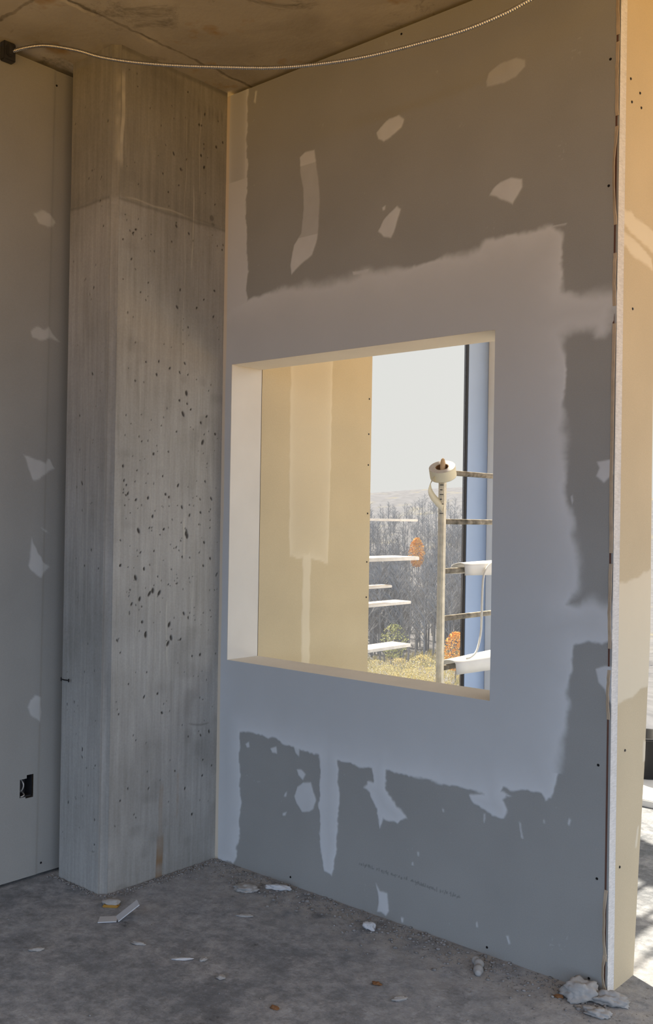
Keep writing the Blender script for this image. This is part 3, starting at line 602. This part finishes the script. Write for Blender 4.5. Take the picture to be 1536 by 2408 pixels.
saddle('folded_sheet', .768, .545, 1.05, .042, .026, .5, 'white folded sheet draped over the low rung just above the window sill')
bm = bmesh.new(); sweep(bm, spline([(SX+.040, .86, 1.170), (SX+.043, .80, 1.166), (SX+.046, .755, 1.150), (SX+.046, .728, 1.11), (SX+.046, .721, 1.04), (SX+.046, .719, .96), (SX+.046, .716, .90), (SX+.047, .700, .85), (SX+.049, .675, .818), (SX+.047, .640, .802), (SX+.043, .618, .799)], 8), .0042, 10)
o = obj('white_cord', bm, M['cord'], None, True); tag(o, 'white cord hanging in a loop between the two draped sheets', 'cord')
# added ladder frame past the glass; its boards stand in for reflected rungs
fz = [1.331, 1.112, .950, .850, .602]
f2 = ladder('mirrored_scaffold', -.64, 1.22, 2.16, 1.50, [], 'added scaffold frame behind the dusty glass carrying the rung reflections', (M['steel'], M['steel']))
for o in [c for c in f2.children if c.name.startswith('post')]:
    if o.bound_box[6][1] > 1.8: bpy.data.objects.remove(o)
iv = Matrix.Translation((.64, -1.22, 0))
for (z, ye, th, wd, lab) in ((1.331, 2.13, .007, .05, 'topmost'), (1.108, 2.08, .010, .10, 'second'), (.948, 1.90, .007, .04, 'short'), (.848, 2.06, .008, .06, 'fourth'), (.598, 2.05, .009, .07, 'lowest')):
    bm = bmesh.new(); box(bm, (-.64-wd, 1.19, z-th), (-.64+wd, ye, z+th), .002)
    tag(obj('reflected_rung', bm, M['reflection']), {'topmost': 'topmost white board standing in for a rung reflected in the glass', 'second': 'thick white board second from top, added as a rung reflection in the glass', 'short': 'shortest white board of the stack, added as a rung reflection in the glass', 'fourth': 'white board just below the shortest one, added as a rung reflection', 'lowest': 'lowest white board, nearest the window sill, added as a rung reflection'}[lab], 'reflection', 'boards standing in for reflected rungs')
    bm = bmesh.new(); box(bm, (-.66, 1.21, z-th-.012), (-.62, 1.24, z-th)); kid(obj('bracket', bm, M['steel'], f2), iv)
ps = [c for c in f2.children]

# ---------------------------------------------------------------- scraps on the floor
def lump(name, x, y, r, hgt, label, cat='debris', mat='chip', seed=0, stretch=(1, 1), rot=0., group=None):
    bm = bmesh.new(); bmesh.ops.create_icosphere(bm, subdivisions=4, radius=1)
    for v in bm.verts:
        n = .35*mnoise.noise(v.co*9+Vector((seed, 5, 0)))+ mnoise.noise(v.co*1.6+Vector((seed*7.1, 0, 0)))+.45*mnoise.noise(v.co*4.3+Vector((0, seed*3.3, 0))); k = 1+.42*n
        v.co = Vector((v.co.x*r*stretch[0]*k, v.co.y*r*stretch[1]*k, max(-.35, v.co.z)*hgt*k))
    mz = min(v.co.z for v in bm.verts)
    for v in bm.verts: v.co.z -= mz
    o = obj(name, bm, M[mat], None, True, (x, y, .0005)); o.rotation_euler.z = rot
    tag(o, label, cat, group); return o
D = DEB
bm = bmesh.new()
for lo_, hi_, w_ in (((0, 0, .002), (.060, 0, .004), .022), ((.060, 0, .004), (.125, .020, .050), .022)):
    a, b = Vector(lo_), Vector(hi_); t = (b-a).normalized(); s = Vector((-t.y, t.x, 0)).normalized()*w_; n_ = t.cross(s).normalized()*.0016
    vs = [bm.verts.new(p+q*s+e*n_) for p in (a, b) for q in (-1, 1) for e in (-1, 1)]
    for f in ((0, 1, 3, 2), (4, 6, 7, 5), (0, 4, 5, 1), (2, 3, 7, 6), (0, 2, 6, 4), (1, 5, 7, 3)): bm.faces.new([vs[i] for i in f])
o = obj('bent_strip', bm, M['chipw'], None, False, (D['strip'][0][0], D['strip'][0][1], .001)); o.rotation_euler.z = math.radians(45)
tag(o, 'bent white strip of scrap lying on the floor in front of the column', 'scrap')
wc = empty('wood_chip', (*D['woodchip'], 0)); tag(wc, 'small wood chip with a yellow-brown edge at the foot of the column', 'scrap'); wc.rotation_euler.z = math.radians(35)
bm = bmesh.new(); bmesh.ops.create_icosphere(bm, subdivisions=3, radius=1)
for v in bm.verts:
    k = 1+.35*mnoise.noise(v.co*1.7)+.12*mnoise.noise(v.co*5); v.co = Vector((v.co.x*.034*k, .006+v.co.y*.020*k, .011+v.co.z*.011*k))
obj('grey_top', bm, M['chip'], wc, True)
bm = bmesh.new(); box(bm, (-.026, -.0185, 0), (.028, .010, .008), .0025)
for v in bm.verts: v.co.y += .004*mnoise.noise(v.co*90)
obj('yellow_edge', bm, M['yellowwood'], wc)
lump('compound_blob', *D['disc'], .040, .012, 'round flat blob of dried compound near the wall corner', 'debris', 'chip', 1, (1, .85), .6)
lump('compound_flake', *D['sliver'], .040, .012, 'curved pale flake of compound touching the wall base', 'debris', 'chipw', 2, (1.2, .35), .5)
lump('compound_chunk', *D['chunk'], .022, .014, 'angular white chunk of compound on the floor below the small smear', 'debris', 'chipw', 3, (1, .8), .3)
lump('thin_strip', *D['thin'], .030, .004, 'thin white sliver flat on the open floor', 'debris', 'chipw', 4, (1, .22), .75)
lump('compound_flake', *D['dot'], .011, .005, 'small pale flake beside the thin white sliver', 'debris', 'chip', 5)
lump('compound_flake', *D['c3'], .028, .005, 'faint pale flake on the floor between round blob and chunk', 'debris', 'chip', 6, (1, .4), .6)
bm = bmesh.new(); Pb = D['bone']
PBS = spline([(Pb[0][0], Pb[0][1], .010), (Pb[1][0], Pb[1][1], .012), ((Pb[1][0]+Pb[2][0])/2, (Pb[1][1]+Pb[2][1])/2, .010), (Pb[2][0], Pb[2][1], .008)], 6)
sweep(bm, PBS, lambda i: (.0125+.003*math.cos(i*.95))*(.45 if i in (0, len(PBS)-1) else 1), 12)
o = obj('compound_twist', bm, M['chip'], None, True); tag(o, 'lumpy twist of dried compound along the base of the grey wall', 'debris')
lump('compound_heap', 1.578, -.060, .044, .034, 'heap of dried compound at the wall end corner', 'debris', 'chip', 8, (1.1, .8), .6)
lump('compound_heap', 1.655, -.030, .040, .020, 'low lump of compound at the foot of the end board', 'debris', 'chip', 9, (1.2, .7), .4)
lump('compound_flake', 1.655, -.110, .030, .012, 'pale crumb of compound in front of the corner heap', 'debris', 'chip', 10, (1.2, .7), .2)
for (x, y), lab, s in zip(D['brown'], ('tiny rusty bit on the open floor right of centre', 'tiny rusty bit nearest the bottom edge of the floor', 'tiny rusty bit beside the corner heap'), (.011, .010, .011)):
    lump('rusty_bit', x, y, s, .006, lab, 'debris', 'brown', int(x*100), (1.2, .6), .4)
lump('compound_ring', *D['chip2'], .018, .006, 'small crescent scrap in the right foreground of the floor', 'debris', 'chip', 13, (1.2, .5), 1.1)
lump('compound_flake', *D['c4'], .016, .005, 'pinkish flake in the foreground left of centre', 'debris', 'chip', 14, (1.4, .6), .5)
lump('compound_flake', *D['c5'], .016, .005, 'pale flake on the floor in the left foreground', 'debris', 'chip', 15, (1.3, .6), .9)
lump('compound_flake', *D['c6'], .014, .005, 'pale square flake low in the middle foreground', 'debris', 'chip', 16, (1., .8), .2)
# crumbs along the wall bases
bm = bmesh.new()
def crumb(x, y, s):
    r = bmesh.ops.create_icosphere(bm, subdivisions=1, radius=1)
    q = [random.uniform(.6, 1.4) for _ in range(3)]; a = random.random()*6
    for v in r['verts']:
        c = Vector((v.co.x*q[0], v.co.y*q[1], v.co.z*q[2]*.6))*s*random.uniform(.8, 1.15)
        v.co = Vector((x+c.x*math.cos(a)-c.y*math.sin(a), y+c.x*math.sin(a)+c.y*math.cos(a), max(0., c.z+s*.35)))
for i in range(1500):
    x = random.uniform(.0, 1.66); y = -.006-abs(random.gauss(0, .05))
    if random.random() < .4: y -= random.random()*.12
    crumb(x, y, .0015+.0055*random.random()**3)
for i in range(500):
    y = random.uniform(-.54, 0); crumb(.006+abs(random.gauss(0, .025)), y, .0015+.004*random.random()**2)
for i in range(260): crumb(random.uniform(-.30, .0), CY2-.004-abs(random.gauss(0, .010)), .0012+.0040*random.random()**2)
for i in range(420): crumb(random.uniform(-.1, 2.2), random.uniform(-1.2, 0), .001+.003*random.random()**3)
tag(obj('rubble_dust', bm, M['dust'], None, True), 'grey crumbs and dust swept along the wall bases', 'rubble', None, 'stuff')

# ---------------------------------------------------------------- outside at the far right edge
tb = empty('black_tub', (.70, 2.45, 0)); tag(tb, 'black plastic tub standing past the door sill at the right edge', 'tub')
bm = bmesh.new(); n = 32; prof = [(.10, 0), (.13, .20), (.145, .205), (.145, .215), (.125, .215), (.095, .01)]
rings = [[bm.verts.new((r*math.cos(2*math.pi*k/n), r*math.sin(2*math.pi*k/n), z)) for r, z in prof] for k in range(n)]
for k in range(n):
    for j in range(5): bm.faces.new((rings[k][j], rings[(k+1) % n][j], rings[(k+1) % n][j+1], rings[k][j+1]))
bm.faces.new([rings[k][5] for k in range(n)])
obj('body', bm, M['tub'], tb, True)
bm = bmesh.new(); box(bm, (-1.0, 2.001, -.25), (5.2, 3.4, -.004)); struct(obj('floor_balcony', bm, M['kerb']))

# ---------------------------------------------------------------- hillside
D0 = Vector((-.59, .81)).normalized(); S0 = Vector((D0.y, -D0.x))
ds = np.array([30, 45, 55, 62, 70, 80, 95, 115, 140, 175, 220, 280, 350, 430, 520, 600, 680, 800, 1000.]); lat = np.linspace(-1, 1, 41)
def hz(dv, lt):
    ang = np.interp(dv, [30, 60, 75, 120, 250, 450, 650, 800, 1000], [-24, -11.4, -9.6, -8, -4.6, -1.2, 1.75, 1.2, .2])
    return CAM.z + dv*np.tan(np.radians(ang)) + np.where(dv > 400, 2.0*np.sin(lt*17+dv*.01)+1.2*np.sin(lt*41), .7*np.sin(lt*23+dv*.05))
me = grid_mesh('hillside', ds, lat, lambda a, b: (CAM.x+D0.x*a+S0.x*a*b*.9, CAM.y+D0.y*a+S0.y*a*b*.9, hz(a, b)), None, None, True)
hill = struct(link('hillside', me, M['hill']))
def hpos(dv, lt): p = Vector((CAM.x+D0.x*dv+S0.x*dv*lt*.9, CAM.y+D0.y*dv+S0.y*dv*lt*.9, float(hz(np.array(float(dv)), np.array(float(lt)))))); return p
def limb(V, Fc, a, b, ra, rb):
    t = (b-a).normalized(); o1 = t.orthogonal().normalized(); o2 = t.cross(o1); k0 = len(V)
    for p, r in ((a, ra), (b, rb)):
        for k in range(3): an = 2.094*k; V.append(p+o1*r*math.cos(an)+o2*r*math.sin(an))
    for k in range(3): Fc.append((k0+k, k0+(k+1) % 3, k0+3+(k+1) % 3, k0+3+k))
def bare(V, Fc, base, h):
    topp = base+Vector((random.uniform(-.04, .04)*h, random.uniform(-.04, .04)*h, h)); limb(V, Fc, base-Vector((0, 0, .5)), topp, .016*h, .003*h)
    for k in range(22):
        t = random.uniform(.25, .95); p = base.lerp(topp, t); a = random.random()*6.28; l = h*(.34*(1-t)+.08)*random.uniform(.6, 1.2)
        q = p+Vector((math.cos(a)*l*.6, math.sin(a)*l*.6, l*.8)); limb(V, Fc, p, q, .006*h, .002*h)
        for _ in range(2):
            a2 = a+random.uniform(-1, 1); limb(V, Fc, p.lerp(q, random.uniform(.4, .9)), q+Vector((math.cos(a2)*l*.4, math.sin(a2)*l*.4, l*random.uniform(.0, .4))), .003*h, .001*h)
q_ = fw + r2*((980-768)/F_PX); hd_ = Vector((q_.x, q_.y)).normalized(); CLR = hd_.dot(S0)/hd_.dot(D0)/.9
V, Fc = [], []
for i in range(2600):
    dv = 112*(560/112)**(random.random()**.8); lt = random.uniform(-.16, .22)
    if 150 < dv < 335 and abs(lt-CLR) < .010: continue   # a clearing in front of the orange tree
    bare(V, Fc, hpos(dv, lt), random.uniform(7, 12)*(1 if dv > 110 else .7))
me = bpy.data.meshes.new('woodland'); me.from_pydata([tuple(v) for v in V], [], Fc)
tag(link('woodland', me, M['bark']), 'bare leafless grey woodland covering the hillside beyond the glass', 'woodland', None, 'stuff')
def leafy(name, base, h, wd, mat, label, cat, n=500, trunk=True, group=None):
    r = empty(name, base); tag(r, label, cat, group)
    if trunk:
        V, Fc = [], []; bare(V, Fc, Vector((0, 0, 0)), h*.85); me = bpy.data.meshes.new('trunk'); me.from_pydata([tuple(v) for v in V], [], Fc); link('trunk', me, M['bark'], r)
    V, Fc = [], []
    for i in range(n):
        a = random.random()*6.28; u = random.random(); z = h*(.25+.75*u) if trunk else h*u
        rad = wd*math.sqrt(random.random())*math.sin(math.pi*(.12+.8*u)); c = Vector((rad*math.cos(a), rad*math.sin(a), z)); s = h*random.uniform(.010, .022)
        e1 = Vector((random.gauss(0, 1), random.gauss(0, 1), random.gauss(0, 1))).normalized()*s; e2 = e1.orthogonal().normalized()*s
        k0 = len(V); V += [c-e1, c+e2, c+e1, c-e2]; Fc.append((k0, k0+1, k0+2, k0+3))
    me = bpy.data.meshes.new('foliage'); me.from_pydata([tuple(v) for v in V], [], Fc); link('foliage', me, M[mat], r); return r
def at(px, py, dv):
    # a spot on the hillside seen at a pixel: same bearing, resting on the slope
    dx = (px-768)/F_PX; q = fw + r2*dx; hd = Vector((q.x, q.y)).normalized(); f_ = hd.dot(D0); lt = hd.dot(S0)/f_/.9
    return hpos(dv, lt)
leafy('orange_tree', at(982, 0, 330), 13, 3.0, 'orange', 'single bright orange-leaved tree on the hillside beyond the glass', 'tree', 1500)
leafy('orange_tree', at(1078, 0, 90), 4.6, 1.5, 'orange', 'low rusty orange tree beyond the glass between post and black gasket', 'tree', 1100)
leafy('olive_tree', at(931, 0, 112), 5, 1.8, 'green', 'small olive green tree beyond the glass left of the scaffold post', 'tree', 700)
for px, dv, h, lab in ((890, 80, 2.0, 'yellow brush clump nearest the drywall edge beyond the glass'), (918, 76, 1.8, 'yellow brush clump second from the drywall edge beyond the glass'), (945, 92, 2.6, 'yellow brush clump below the lowest white board tip'), (972, 78, 2.0, 'yellow brush clump in the middle of the glass bottom'), (998, 90, 3.2, 'orange yellow brush clump left of the scaffold post'), (1020, 84, 2.2, 'yellow brush clump right against the scaffold post')):
    leafy('yellow_shrub', at(px, 0, dv), h*.85, 1.8, 'yellow', lab, 'shrub', 1500, False, 'yellow brush at the foot of the hill')
V, Fc = [], []
for i in range(16000):
    dv = random.uniform(64, 128); lt = random.uniform(-.12, .2); b = hpos(dv, lt); h = random.uniform(.2, .75); a = random.random()*6.28; s = Vector((math.cos(a), math.sin(a), 0))*.05
    k0 = len(V); V += [b-s, b+s, b+Vector((random.gauss(0, .15), random.gauss(0, .15), h))]; Fc.append((k0, k0+1, k0+2))
me = bpy.data.meshes.new('dry_grass'); me.from_pydata([tuple(v) for v in V], [], Fc)
tag(link('dry_grass', me, M['yellow']), 'dry yellow grass at the foot of the hillside beyond the glass', 'grass', None, 'stuff')
